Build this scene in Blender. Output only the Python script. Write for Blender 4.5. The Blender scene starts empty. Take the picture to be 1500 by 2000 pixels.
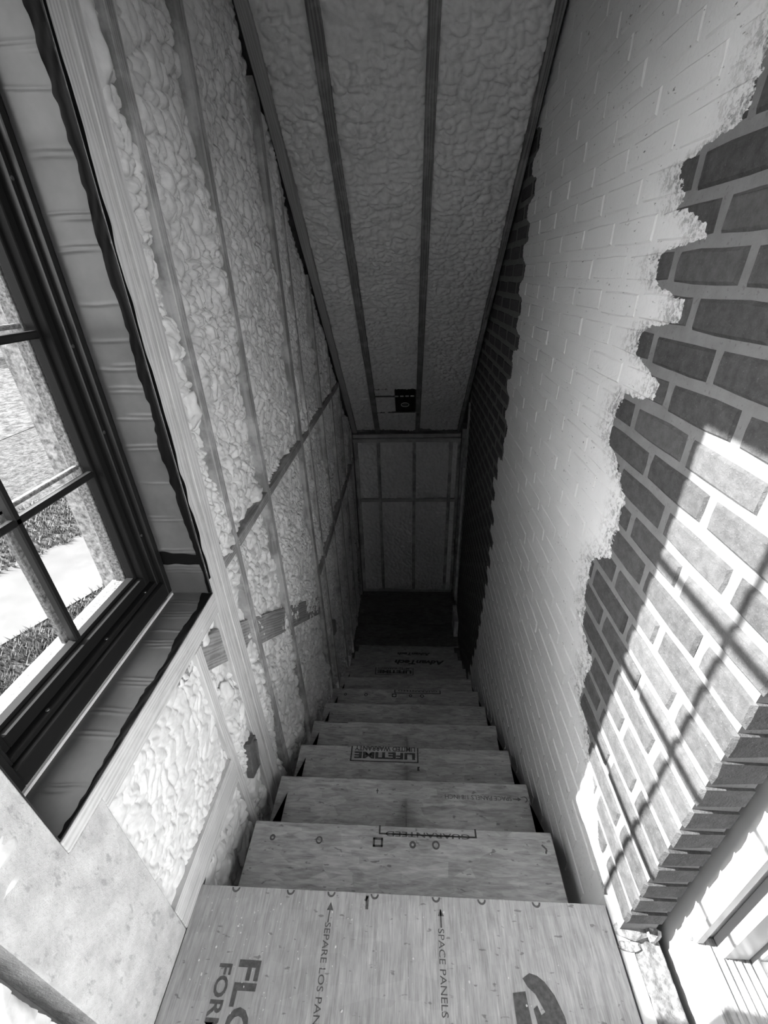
import bpy, bmesh, math, random
import numpy as np
from mathutils import Matrix, Vector

random.seed(7)
rng = np.random.default_rng(7)
SC = bpy.context.scene
COL = SC.collection

# ------------------------------------------------------------------ camera
CAM = Vector((0.0, -0.5236, 1.5416))
PITCH, YAW, ROLL, FPX = 0.508812, -0.0666758, -0.0334424, 834.507
fw = Vector((math.sin(YAW) * math.cos(PITCH), math.cos(YAW) * math.cos(PITCH), -math.sin(PITCH)))
r0 = Vector((math.cos(YAW), -math.sin(YAW), 0))
u0 = r0.cross(fw)
rt = math.cos(ROLL) * r0 + math.sin(ROLL) * u0
up = -math.sin(ROLL) * r0 + math.cos(ROLL) * u0
cd = bpy.data.cameras.new('camera')
cd.sensor_fit = 'VERTICAL'
cd.sensor_height = 24.0
cd.lens = FPX / 2000.0 * 24.0
cd.clip_start = 0.02
cam = bpy.data.objects.new('camera', cd)
COL.objects.link(cam)
cam.matrix_world = Matrix(((rt.x, up.x, -fw.x, CAM.x), (rt.y, up.y, -fw.y, CAM.y), (rt.z, up.z, -fw.z, CAM.z), (0, 0, 0, 1)))
SC.camera = cam

# ------------------------------------------------------------------ sky, sun, exposure
SUN_DIR = Vector((1.352, -0.140, -0.805)).normalized()
SKY_STRENGTH = 2.2
SUN_STRENGTH = 34.0
w = bpy.data.worlds.new('sky')
SC.world = w
w.use_nodes = True
nt = w.node_tree
nt.nodes.clear()
wo = nt.nodes.new('ShaderNodeOutputWorld')
bg = nt.nodes.new('ShaderNodeBackground')
sk = nt.nodes.new('ShaderNodeTexSky')
sk.sky_type = 'NISHITA'
sk.sun_disc = False
sk.sun_elevation = math.asin(-SUN_DIR.z)
sk.sun_rotation = math.atan2(-SUN_DIR.x, -SUN_DIR.y)
bw = nt.nodes.new('ShaderNodeRGBToBW')
nt.links.new(sk.outputs[0], bw.inputs[0])
nt.links.new(bw.outputs[0], bg.inputs[0])
bg.inputs[1].default_value = SKY_STRENGTH
nt.links.new(bg.outputs[0], wo.inputs[0])

sl = bpy.data.lights.new('sun', 'SUN')
sl.energy = SUN_STRENGTH
sl.angle = math.radians(0.53)
sun = bpy.data.objects.new('sun', sl)
COL.objects.link(sun)
sun.rotation_mode = 'QUATERNION'
sun.rotation_quaternion = SUN_DIR.to_track_quat('-Z', 'Y')
sun.location = (-6, 1, 6)

SC.view_settings.view_transform = 'Standard'
SC.view_settings.look = 'None'
SC.view_settings.gamma = 1.0
SC.view_settings.use_curve_mapping = False
SC.view_settings.exposure = 0.0
SC.cycles.max_bounces = 10
SC.cycles.diffuse_bounces = 7
SC.cycles.transparent_max_bounces = 16

# ------------------------------------------------------------------ materials
def grey(v): return (v, v, v, 1.0)

class NB:
    """small node builder"""
    def __init__(s, name):
        s.m = bpy.data.materials.new(name)
        s.m.use_nodes = True
        s.t = s.m.node_tree
        s.b = s.t.nodes['Principled BSDF']
        s.pos = s.n('ShaderNodeNewGeometry').outputs['Position']
    def n(s, kind, **kw):
        x = s.t.nodes.new(kind)
        for k, v in kw.items(): setattr(x, k, v)
        return x
    def l(s, a, b): s.t.links.new(a, b)
    def mp(s, scale, rot=(0, 0, 0), src=None):
        m = s.n('ShaderNodeMapping')
        m.inputs['Scale'].default_value = scale
        m.inputs['Rotation'].default_value = rot
        s.l(src or s.pos, m.inputs[0])
        return m.outputs[0]
    def noise(s, vec, scale, detail=3, rough=.55, dist=0):
        x = s.n('ShaderNodeTexNoise')
        x.inputs['Scale'].default_value = scale
        x.inputs['Detail'].default_value = detail
        x.inputs['Roughness'].default_value = rough
        x.inputs['Distortion'].default_value = dist
        s.l(vec, x.inputs['Vector'])
        return x.outputs[0]
    def voro(s, vec, scale, feature='F1'):
        x = s.n('ShaderNodeTexVoronoi', feature=feature)
        x.inputs['Scale'].default_value = scale
        s.l(vec, x.inputs['Vector'])
        return x.outputs
    def ramp(s, fac, stops):
        r = s.n('ShaderNodeValToRGB')
        e = r.color_ramp.elements
        while len(e) < len(stops): e.new(.5)
        for el, (p, v) in zip(e, stops):
            el.position = p; el.color = grey(v)
        s.l(fac, r.inputs[0])
        return r.outputs[0]
    def math(s, op, a, b=None, clamp=False):
        x = s.n('ShaderNodeMath', operation=op, use_clamp=clamp)
        for i, v in enumerate((a, b)):
            if v is None: continue
            if isinstance(v, (int, float)): x.inputs[i].default_value = v
            else: s.l(v, x.inputs[i])
        return x.outputs[0]
    def mix(s, fac, a, b, blend='MIX'):
        x = s.n('ShaderNodeMix', data_type='RGBA', blend_type=blend)
        for i, v in ((0, fac), (6, a), (7, b)):
            if isinstance(v, (int, float)): x.inputs[i].default_value = v if i == 0 else grey(v)
            else: s.l(v, x.inputs[i])
        return x.outputs[2]
    def bump(s, h, strength=.3, dist=.004):
        x = s.n('ShaderNodeBump')
        x.inputs['Strength'].default_value = strength
        x.inputs['Distance'].default_value = dist
        s.l(h, x.inputs['Height'])
        s.l(x.outputs[0], s.b.inputs['Normal'])
    def done(s, col, rough=.7, spec=.3):
        if isinstance(col, (int, float)): s.b.inputs['Base Color'].default_value = grey(col)
        else: s.l(col, s.b.inputs['Base Color'])
        if isinstance(rough, (int, float)): s.b.inputs['Roughness'].default_value = rough
        else: s.l(rough, s.b.inputs['Roughness'])
        s.b.inputs['Specular IOR Level'].default_value = spec
        return s.m

def mat_foam():
    b = NB('spray_foam')
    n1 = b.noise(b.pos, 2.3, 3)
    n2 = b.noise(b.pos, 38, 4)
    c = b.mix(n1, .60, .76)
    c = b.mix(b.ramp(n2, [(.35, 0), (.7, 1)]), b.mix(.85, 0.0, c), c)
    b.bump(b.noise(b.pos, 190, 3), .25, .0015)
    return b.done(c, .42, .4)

def mat_dust(name='overspray_coat', lo=.37, hi=.56):
    b = NB(name)
    n = b.noise(b.mp((1, 1, .6)), 26, 5, .65)
    v = b.ramp(b.noise(b.mp((1, 1, .35)), 55, 4, .6), [(.60, 0), (.66, 1)])
    c = b.mix(b.ramp(n, [(.3, 0), (.7, 1)]), lo, hi)
    c = b.mix(b.math('MULTIPLY', v, .5), c, .22)
    b.bump(b.noise(b.pos, 70, 5, .7), .8, .006)
    return b.done(c, .75, .25)

def mat_wood(axis, name, lo, hi, spray=.0):
    b = NB(name)
    if axis in 'rs':
        ang = math.radians(45.57) if axis == 'r' else math.atan(.745)
        b.pos = b.mp((1, 1, 1), (ang, 0, 0)); axis = 'y'
    sc = {'x': (1.2, 30, 30), 'y': (30, 1.2, 30), 'z': (30, 30, 1.2)}[axis]
    g = b.noise(b.mp(sc), 3.2, 5, .6, .6)
    ring = b.n('ShaderNodeTexWave', wave_type='BANDS', bands_direction={'x': 'Z', 'y': 'Z', 'z': 'Y'}[axis])
    if 'rafter' in name: ring.bands_direction = 'X'
    ring.inputs['Scale'].default_value = 26
    ring.inputs['Distortion'].default_value = 9
    ring.inputs['Detail'].default_value = 2
    ring.inputs['Detail Scale'].default_value = 1.2
    b.l(b.mp({'x': (.08, 1, 1), 'y': (1, .08, 1), 'z': (1, 1, .08)}[axis]), ring.inputs[0])
    f = b.mix(.45, g, ring.outputs[1])
    c = b.mix(b.ramp(f, [(.25, 0), (.7, 1)]), lo, hi)
    kn = b.voro(b.mp({'x': (.4, 1, 1), 'y': (1, .4, 1), 'z': (1, 1, .4)}[axis]), 4.3)[0]
    c = b.mix(b.ramp(kn, [(.03, .75), (.07, 0)]), c, lo * .45)
    if spray:
        m = b.ramp(b.noise(b.pos, 9, 5, .65), [(.52 - .2 * spray, 0), (.60, 1)])
        c = b.mix(b.math('MULTIPLY', m, spray), c, .62)
    b.bump(f, .35, .002)
    return b.done(c, .7, .25)

def mat_osb(name, axis, lo, mid, hi):
    b = NB(name)
    def strands(rz, sc):
        v = b.mp((sc, sc * 6, sc), (0, 0, rz))
        return b.noise(v, 1, 3, .6, .5)
    if axis == 'y':
        a1 = b.noise(b.mp((210, 14, 40)), 1, 5, .7, .5)
        a2 = b.noise(b.mp((60, 14, 40), (0, 0, .35)), 1, 3, .6)
        a3 = b.noise(b.mp((60, 12, 40), (0, 0, -.3)), 1, 3, .6)
    else:
        a1 = strands(.25, 15); a2 = strands(-.4, 17); a3 = strands(.9, 13)
    vc = b.voro(b.mp((14, 40, 14), (0, 0, .3)), 1)[1]
    f = b.math('ADD', b.math('MULTIPLY', a1, .5), b.math('ADD', b.math('MULTIPLY', a2, .25), b.math('MULTIPLY', a3, .25)))
    c = b.ramp(f, [(.34, lo), (.5, mid), (.64, hi)])
    bwn = b.n('ShaderNodeRGBToBW'); b.l(vc, bwn.inputs[0])
    c = b.mix(.10 if axis == 'y' else .28, c, b.ramp(bwn.outputs[0], [(.2, lo), (.8, hi)]))
    big = b.noise(b.pos, 3.0, 3)
    c = b.mix(b.math('MULTIPLY', b.ramp(big, [(.35, 1), (.6, 0)]), .30), c, lo)
    fl = b.ramp(b.noise(b.mp((30, 75, 30), (0, 0, .5)), 1, 2), [(.66, 0), (.71, 1)])
    c = b.mix(b.math('MULTIPLY', fl, .6), c, lo * .45)
    b.bump(f, .35, .002)
    return b.done(c, .65, .3)

def plain(name, v, rough=.5, spec=.4, metal=0, nscale=0, nlo=None, nhi=None, bmp=0):
    b = NB(name)
    c = v
    if nscale:
        nn = b.noise(b.pos, nscale, 5, .6)
        c = b.mix(b.ramp(nn, [(.3, 0), (.7, 1)]), nlo, nhi)
        if bmp: b.bump(nn, bmp, .004)
    m = b.done(c, rough, spec)
    b.b.inputs['Metallic'].default_value = metal
    return m

# paint line on the brick wall: paint covers yR(z) < y < yL(z)
PR = [(2.75, .33), (2.0, .33), (1.9, .40), (1.83, .428), (1.755, .438), (1.735, .456), (1.728, .595), (1.70, .605), (1.665, .567), (1.63, .59),
      (1.622, .50), (1.60, .451), (1.578, .451), (1.57, .60), (1.50, .60), (1.49, .464), (1.425, .461), (1.415, .60), (1.345, .60),
      (1.335, .55), (1.325, .47), (1.265, .47), (1.255, .61), (1.19, .637), (1.12, .631), (1.09, .57), (1.02, .478), (.84, .473), (.775, .56), (.70, .56), (.60, .536),
      (.54, .528), (.50, .417), (.31, .427), (.30, .36), (.257, .304), (.12, .16), (-.018, .032), (-.05, -.2), (-2.5, -.2)]
PL = [(2.75, 2.0), (1.9, 1.86), (1.74, 1.907), (1.55, 1.885), (1.375, 1.864), (1.163, 1.83), (1.04, 1.93), (.65, 1.856), (.344, 2.03), (-.13, 1.90),
      (-.756, 1.98), (-1.15, 2.05), (-1.75, 2.24), (-2.5, 2.45)]
COURSE, ZJ, PITCHY, YJ = .08, .055, .225, .31
_pl = []
for i in range(-32, 34):
    z0 = ZJ + i * COURSE
    yy = float(np.interp(z0 + .04, [p[0] for p in PL][::-1], [p[1] for p in PL][::-1]))
    yy += (.055 if i % 2 else -.055) * random.uniform(.5, 1.0) * (1.0 if z0 > -.5 else .5)
    _pl += [(z0 + .004, yy), (z0 + COURSE - .004, yy + random.uniform(-.02, .02))]
PL = sorted(_pl, reverse=True)
def paint_y(tab, z):
    return float(np.interp(z, [p[0] for p in tab][::-1], [p[1] for p in tab][::-1]))

def mat_wall(kind):
    b = NB(kind)
    sep = b.n('ShaderNodeSeparateXYZ')
    b.l(b.pos, sep.inputs[0])
    nz = b.math('MULTIPLY', b.math('SUBTRACT', b.noise(b.pos, 30, 4), .5), .030)
    ny = b.math('MULTIPLY', b.math('SUBTRACT', b.noise(b.mp((1, 1, 1.7)), 40, 5, .65), .5), .055)
    z = b.math('ADD', sep.outputs[2], nz)
    y = b.math('ADD', sep.outputs[1], ny)
    zf = b.math('DIVIDE', b.math('ADD', z, 2.5), 5.25)
    masks = []
    for tab in (PR, PL):
        fc = b.n('ShaderNodeFloatCurve')
        cv = fc.mapping.curves[0]
        pts = sorted(((p[0] + 2.5) / 5.25, (p[1] + .5) / 3.5) for p in tab)
        while len(cv.points) < len(pts): cv.points.new(.5, .5)
        for p, q in zip(cv.points, pts):
            p.location = q; p.handle_type = 'VECTOR'
        fc.mapping.update()
        b.l(zf, fc.inputs['Value'])
        masks.append(b.math('SUBTRACT', b.math('MULTIPLY', fc.outputs[0], 3.5), .5))
    m = b.math('MULTIPLY', b.math('GREATER_THAN', y, masks[0]), b.math('LESS_THAN', y, masks[1]))
    # thin, missed spots of paint
    pit = b.ramp(b.noise(b.mp((1, .8, 2.2)), 46, 4, .7), [(.655, 0), (.70, 1)])
    edge = b.math('SUBTRACT', 1.0, b.math('MULTIPLY', b.math('ABSOLUTE', b.math('SUBTRACT', y, masks[0])), 9.0), True)
    thin = b.math('MULTIPLY', edge, b.ramp(b.noise(b.pos, 75, 5, .75), [(.48, 0), (.6, 1)]))
    m = b.math('MULTIPLY', m, b.math('SUBTRACT', 1.0, b.math('MULTIPLY', b.math('MAXIMUM', pit, thin), .8)))
    sand = b.noise(b.pos, 240, 4, .7)
    if kind == 'brick_face':
        oi = b.n('ShaderNodeObjectInfo')
        c = b.mix(oi.outputs['Random'], .042, .075)
        c = b.mix(b.ramp(b.noise(b.pos, 42, 5, .7), [(.35, 0), (.75, 1)]), b.mix(.72, 0.0, c), b.mix(.20, c, .16))
        c = b.mix(b.ramp(sand, [(.60, 0), (.70, .7)]), c, .13)
        h = b.math('ADD', b.math('MULTIPLY', sand, .5), b.noise(b.pos, 60, 4))
    else:
        c = b.mix(b.noise(b.pos, 22, 4), .10, .18)
        c = b.mix(b.math('MULTIPLY', b.ramp(b.noise(b.pos, 120, 3), [(.62, 0), (.7, 1)]), .6), c, .08)
        h = b.math('ADD', b.math('MULTIPLY', sand, .4), b.noise(b.pos, 45, 5))
    paint = b.mix(b.noise(b.pos, 6, 4), .56, .66)
    c = b.mix(m, c, paint)
    hp = b.math('MULTIPLY', b.noise(b.pos, 85, 4), .45)
    hx = b.mix(m, h, hp)
    b.bump(hx, .75, .004)
    r = b.math('ADD', .85, b.math('MULTIPLY', m, -.33))
    return b.done(c, r, .3)

def mat_glass():
    b = NB('window_glass')
    tr = b.n('ShaderNodeBsdfTransparent'); tr.inputs[0].default_value = grey(.97)
    gl = b.n('ShaderNodeBsdfGlossy'); gl.inputs['Roughness'].default_value = .01
    lw = b.n('ShaderNodeLayerWeight'); lw.inputs['Blend'].default_value = .5
    fr = b.math('ADD', b.math('MULTIPLY', b.math('POWER', lw.outputs['Facing'], 5.0), .9), .03, True)
    mx = b.n('ShaderNodeMixShader')
    b.l(fr, mx.inputs[0]); b.l(tr.outputs[0], mx.inputs[1]); b.l(gl.outputs[0], mx.inputs[2])
    out = b.t.nodes['Material Output']
    b.l(mx.outputs[0], out.inputs[0])
    return b.m

FOAM = mat_foam()
DUST = mat_dust()
WZ = mat_wood('z', 'stud_lumber', .19, .31, .45)
WZC = mat_wood('z', 'clean_lumber', .40, .56, .35)
WY = mat_wood('y', 'plate_lumber', .36, .52, .4)
WYD = mat_wood('r', 'rafter_lumber', .10, .20, .15)
WYL = mat_wood('r', 'pale_rafter_lumber', .24, .31, .0)
WX = mat_wood('x', 'cross_lumber', .24, .38, .25)
SLOPEW = mat_wood('s', 'blocking_lumber', .17, .28, .2)
BLOCKW = mat_wood('y', 'fire_blocking_lumber', .15, .26, .2)
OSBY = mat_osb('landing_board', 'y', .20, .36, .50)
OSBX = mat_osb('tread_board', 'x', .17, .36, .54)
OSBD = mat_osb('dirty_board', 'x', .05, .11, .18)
INK = plain('stamp_ink', .035, .7, .2, nscale=120, nlo=.025, nhi=.075)
INKS = plain('faded_ink', .09, .7, .2, nscale=90, nlo=.055, nhi=.12)
BRICK = mat_wall('brick_face')
MORTAR = mat_wall('mortar_joint')
BLACK = plain('black_frame_paint', .009, .38, .35)
BLACK2 = plain('black_sash_paint', .010, .6, .05)
DIRTY = plain('speckled_bar', .06, .7, .3, nscale=150, nlo=.005, nhi=.16)
REVEAL = plain('rough_outer_brick', .1, .9, .2, nscale=75, nlo=.05, nhi=.30, bmp=.8)
MEMB = plain('grey_membrane', .1, .42, .4, nscale=9, nlo=.055, nhi=.095)
TAPE = plain('black_tape', .004, .55, .05)
PLATE = plain('dark_plate', .12, .5, .4, nscale=60, nlo=.08, nhi=.15)
SEAL = plain('pale_sealant', .55, .5, .4)
METAL = plain('dull_steel', .12, .4, .5, .7)
BLACKBOX = plain('black_box_steel', .004, .5, .3)
LENS = plain('lamp_ring', .45, .4, .5)
PADM = plain('mortar_pad', .3, .9, .2, nscale=70, nlo=.07, nhi=.2, bmp=1.0)
WHITEP = plain('white_paint', .55, .5, .4)
VINYL = plain('white_vinyl', .34, .35, .5)
SHEATH = plain('sheathing_board', .2, .9, .1, nscale=12, nlo=.14, nhi=.24)
GLASS = mat_glass()
SILLST = plain('outer_sill_stone', .4, .8, .3, nscale=30, nlo=.14, nhi=.22)
def mat_grass(name, lo, hi, sc):
    b = NB(name)
    n = b.noise(b.pos, sc, 6, .75)
    n2 = b.noise(b.pos, .35, 3)
    c = b.mix(b.ramp(n, [(.36, 0), (.62, 1)]), lo, hi)
    c = b.mix(b.math('MULTIPLY', n2, .4), c, hi)
    b.bump(n, 1.0, .12)
    return b.done(c, .95, .0)
LAWN = mat_grass('lawn_grass', .012, .15, 9)
FIELD = mat_grass('field_grass', .012, .14, 3.5)
ROAD = plain('road_asphalt', .05, .95, .0, nscale=1.3, nlo=.085, nhi=.115)
LEAF = plain('leaf_green', .18, .7, .3, nscale=3, nlo=.07, nhi=.22)
BARK = plain('bark', .09, .9, .1)

# ------------------------------------------------------------------ object helpers
def link(name, me, mat, parent=None, smooth=False, center=True, kind=None, label=None):
    o = bpy.data.objects.new(name, me)
    COL.objects.link(o)
    if mat is not None and not me.materials: me.materials.append(mat)
    n = len(me.vertices)
    base = Vector((0, 0, 0))
    if center and n:
        co = np.empty(n * 3, dtype=np.float32); me.vertices.foreach_get('co', co)
        co = co.reshape(-1, 3)
        c = (co.min(0) + co.max(0)) / 2
        co -= c
        me.vertices.foreach_set('co', co.ravel())
        base = Vector([float(v) for v in c])
    if parent is not None:
        o.parent = parent
        p = parent
        while p is not None:
            base = base - p.location; p = p.parent
    o.location = base
    if smooth:
        me.polygons.foreach_set('use_smooth', np.ones(len(me.polygons), dtype=bool))
    if kind: o['kind'] = kind
    if label: o['label'] = label
    me.update()
    return o

def tag(o, label, cat, kind=None, group=None):
    o['label'] = label; o['category'] = cat
    if kind: o['kind'] = kind
    if group: o['group'] = group
    return o

def empty(name, loc):
    o = bpy.data.objects.new(name, None)
    o.empty_display_size = .1
    COL.objects.link(o)
    o.location = loc
    return o

def hexa(pts):
    """8 corner points: 4 of the bottom ring, 4 of the top ring"""
    bm = bmesh.new()
    v = [bm.verts.new(p) for p in pts]
    for f in ((3, 2, 1, 0), (4, 5, 6, 7), (0, 1, 5, 4), (1, 2, 6, 5), (2, 3, 7, 6), (3, 0, 4, 7)):
        bm.faces.new([v[i] for i in f])
    return bm

def finish(bm, bevel=0):
    bmesh.ops.recalc_face_normals(bm, faces=bm.faces)
    if bevel:
        bmesh.ops.bevel(bm, geom=list(bm.edges), offset=bevel, segments=1, affect='EDGES')
    me = bpy.data.meshes.new('m')
    bm.to_mesh(me); bm.free()
    return me

def box(name, x0, x1, y0, y1, z0, z1, mat, parent=None, bevel=.002, jit=0, **kw):
    p = [(x0, y0, z0), (x1, y0, z0), (x1, y1, z0), (x0, y1, z0), (x0, y0, z1), (x1, y0, z1), (x1, y1, z1), (x0, y1, z1)]
    if jit: p = [tuple(c + random.uniform(-jit, jit) for c in q) for q in p]
    return link(name, finish(hexa(p), bevel), mat, parent, **kw)

def boxes(name, lst, mat, parent=None, bevel=0, **kw):
    bm = bmesh.new()
    for b in lst:
        x0, x1, y0, y1, z0, z1 = b
        v = [bm.verts.new(p) for p in [(x0, y0, z0), (x1, y0, z0), (x1, y1, z0), (x0, y1, z0), (x0, y0, z1), (x1, y0, z1), (x1, y1, z1), (x0, y1, z1)]]
        for f in ((3, 2, 1, 0), (4, 5, 6, 7), (0, 1, 5, 4), (1, 2, 6, 5), (2, 3, 7, 6), (3, 0, 4, 7)):
            bm.faces.new([v[i] for i in f])
    return link(name, finish(bm, bevel), mat, parent, **kw)

def board(name, prof, axis, a0, a1, mat, parent=None, bevel=.002, **kw):
    """prism of a 2D polygon: axis x -> prof is (y,z); axis y -> (x,z)"""
    bm = bmesh.new()
    def P(q, a): return (a, q[0], q[1]) if axis == 'x' else ((q[0], a, q[1]) if axis == 'y' else (q[0], q[1], a))
    A = [bm.verts.new(P(q, a0)) for q in prof]
    B = [bm.verts.new(P(q, a1)) for q in prof]
    n = len(prof)
    bm.faces.new(A); bm.faces.new(B[::-1])
    for i in range(n):
        j = (i + 1) % n
        bm.faces.new((A[i], B[i], B[j], A[j]))
    return link(name, finish(bm, bevel), mat, parent, **kw)

# ------------------------------------------------------------------ noise for the foam
def _hash(ix, iy, seed):
    h = (ix.astype(np.int64) * 374761393 + iy.astype(np.int64) * 668265263 + seed * 982451653) & 0xFFFFFFFF
    h = ((h ^ (h >> 13)) * 1274126177) & 0xFFFFFFFF
    h2 = ((h ^ (h >> 16)) * 2246822519) & 0xFFFFFFFF
    return (h & 0xFFFF) / 65535.0, (h2 >> 8 & 0xFFFF) / 65535.0

def vnoise(u, v, cell, seed):
    x = u / cell; y = v / cell
    ix = np.floor(x); iy = np.floor(y)
    fx = x - ix; fy = y - iy
    fx = fx * fx * (3 - 2 * fx); fy = fy * fy * (3 - 2 * fy)
    a = _hash(ix, iy, seed)[0]; b = _hash(ix + 1, iy, seed)[0]
    c = _hash(ix, iy + 1, seed)[0]; d = _hash(ix + 1, iy + 1, seed)[0]
    return (a * (1 - fx) + b * fx) * (1 - fy) + (c * (1 - fx) + d * fx) * fy

def pillow(u, v, cell, seed):
    x = u / cell; y = v / cell
    ix = np.floor(x); iy = np.floor(y)
    f1 = np.full(x.shape, 9.0); f2 = np.full(x.shape, 9.0); hh = np.zeros(x.shape)
    for dx in (-1, 0, 1):
        for dy in (-1, 0, 1):
            jx, jy = _hash(ix + dx, iy + dy, seed)
            d = np.hypot(ix + dx + .1 + .8 * jx - x, iy + dy + .1 + .8 * jy - y)
            nearer = d < f1
            f2 = np.where(nearer, f1, np.minimum(f2, d))
            hh = np.where(nearer, jx, hh)
            f1 = np.where(nearer, d, f1)
    t = np.clip((f2 - f1) * 1.7, 0, 1)
    return np.sqrt(t * (2 - t)) * (.6 + .4 * hh) , hh

def foam_height(u, v, big, seed, au=1.0, av=1.0):
    wu = u + .058 * (vnoise(u, v, .07, seed + 5) - .5) + .02 * (vnoise(u, v, .025, seed + 6) - .5)
    wv = v + .058 * (vnoise(u, v, .07, seed + 7) - .5) + .02 * (vnoise(u, v, .025, seed + 8) - .5)
    p1, h1 = pillow(wu * au, wv * av, big, seed)
    p2, h2 = pillow(wu * au, wv * av, big * .48, seed + 1)
    slow = vnoise(u, v, .22, seed + 2)
    k = vnoise(u, v, .13, seed + 3)
    return .026 * p1 + (.004 + .013 * k) * p2 + .030 * (slow - .5) - .010

def grid_mesh(P, nu, nv, flip=False):
    """P: (nu*nv,3) with v fastest"""
    i = np.arange(nu - 1)[:, None] * nv + np.arange(nv - 1)[None, :]
    q = np.stack([i, i + nv, i + nv + 1, i + 1], -1).reshape(-1, 4)
    if flip: q = q[:, ::-1]
    me = bpy.data.meshes.new('g')
    nf = len(q)
    me.vertices.add(len(P)); me.vertices.foreach_set('co', P.astype(np.float32).ravel())
    me.loops.add(nf * 4); me.loops.foreach_set('vertex_index', q.astype(np.int32).ravel())
    me.polygons.add(nf)
    me.polygons.foreach_set('loop_start', (np.arange(nf) * 4).astype(np.int32))
    me.update(calc_edges=True)
    return me

CK, CY0 = 1.02, 3.925
def zceil(y): return np.minimum(CK * (CY0 - y), 2.75)
RISE, RUN = .19, .26484
XL, XR, YB = -.607, .552, 3.84

def foam_left(y0, y1, zb, zt, parent, step=.006, big=.06, rec=.036, seed=1, amp=1.12):
    """foam bay on the left wall; zb, zt functions of y or numbers"""
    nu = max(6, int((y1 - y0) / step)); 
    y = np.linspace(y0, y1, nu)
    B = zb(y) if callable(zb) else np.full(nu, zb)
    T = zt(y) if callable(zt) else np.full(nu, zt)
    nv = max(6, int(np.max(T - B) / step))
    t = np.linspace(0, 1, nv)
    Y = np.repeat(y[:, None], nv, 1); Z = B[:, None] + (T - B)[:, None] * t[None, :]
    h = foam_height(Y, Z, big, seed) * amp
    e = np.minimum(Y - y0, y1 - Y)
    wob = .012 * vnoise(Z, Z * 0, .05, seed + 9)
    rise = .012 * np.exp(-np.maximum(e - .0, 0) / (.012 + wob))
    X = XL - rec + h - rise * (vnoise(Y, Z, .11, seed + 11) * 1.6 - .3)
    X = np.minimum(X, XL + .006)
    P = np.stack([X, Y, Z], -1).reshape(-1, 3)
    me = grid_mesh(P, nu, nv)
    return link('foam_bay', me, FOAM, parent, smooth=True)

# ================================================================== STRUCTURE
# ---- upper landing
floor = tag(box('floor', -.605, .540, -2.3, .007, -.019, 0, OSBY, bevel=.0015),
            'upper landing floor of printed strand board at the stair head, flecked with plaster', 'floor', 'structure')
boxes('floor_joist', [(-.60, .53, -.030, -.0, -.21, -.020), (-.60, -.56, -2.3, -.031, -.21, -.020), (.49, .53, -2.3, -.031, -.21, -.020)], WX, floor)

# ---- lower landing, planks and sheet
ZL = -11 * RISE
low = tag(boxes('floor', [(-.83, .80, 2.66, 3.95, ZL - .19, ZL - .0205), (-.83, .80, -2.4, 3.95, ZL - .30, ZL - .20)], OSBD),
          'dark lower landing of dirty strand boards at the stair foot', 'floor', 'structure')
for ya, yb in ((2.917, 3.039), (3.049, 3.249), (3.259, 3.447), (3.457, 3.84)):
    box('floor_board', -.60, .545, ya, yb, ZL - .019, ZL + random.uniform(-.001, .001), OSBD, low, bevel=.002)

# ---- left wall: outer shell
WY0, WY1, WZ0, WZ1 = -.184, .484, .691, 2.15      # window opening
shell = [(-.83, -.69, -2.3, WY0 - .02, -2.4, 3.2), (-.83, -.69, WY1 + .02, 4.0, -2.4, 3.2),
         (-.83, -.69, WY0 - .02, WY1 + .02, -2.4, WZ0 - .04), (-.83, -.69, WY0 - .02, WY1 + .02, WZ1 + .03, 3.2)]
wl = tag(boxes('wall_left', shell, SHEATH), 'stud wall on the left of the stair, bays filled with pale spray foam', 'wall', 'structure')
veneer = [(-.915, -.84, -2.3, -.10, -3.0, 3.4), (-.915, -.84, .447, 4.1, -3.0, 3.4), (-.915, -.84, -.10, .447, -3.0, .55), (-.915, -.84, -.10, .447, 2.22, 3.4)]
boxes('outer_veneer', veneer, REVEAL, wl)

def ztop(y): return float(zceil(np.array(y)))
def stairz(y): return -.7174 * y
def stud(y0, y1, z0, z1, mat=WZ, x1=XL, x0=-.692, name='stud'):
    if z1 is None:
        za, zb = ztop(y0), ztop(y1)
        return board(name, [(y0, z0), (y1, z0), (y1, zb), (y0, za)], 'x', x0, x1, mat, wl)
    return box(name, x0, x1, y0, y1, z0, z1, mat, wl)

stud(.486, .541, -.95, 2.75, WZC, XL - .004)
stud(.544, .590, -1.0, 2.75, WZC, XL + .004)
for ya, yb in ((.690, .730), (1.088, 1.126), (1.735, 1.79), (1.950, 1.985), (2.405, 2.443), (2.82, 2.858), (3.225, 3.263), (3.62, 3.658), (3.80, 3.838)):
    stud(ya, yb, stairz(ya) - .55, None)
# stud pack beside the near jamb, coated with overspray
pk = board('stud_pack', [(-.312, -.30), (-.09, -.30), (-.09, .650), (-.184, .650), (-.184, 2.75), (-.312, 2.75)], 'x', -.69, XL, DUST, wl)
stud(-.75, -.71, -.3, 2.75); stud(-1.16, -1.12, -.3, 2.75); stud(-1.6, -1.56, -.3, 2.75); stud(-2.02, -1.98, -.3, 2.75)
# cripple under the sill
stud(.310, .345, -.80, .611, WZC, XL + .002)
# rough sill, two layers
box('rough_sill', -.69, XL + .001, WY0, .486, .652, .689, WY, wl)
box('rough_sill', -.69, XL, -.09, .486, .612, .650, WY, wl)
# bottom plate on the landing edge
box('bottom_plate', -.69, XL + .003, -.088, .308, -.01, .112, WY, wl, jit=.002)
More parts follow.
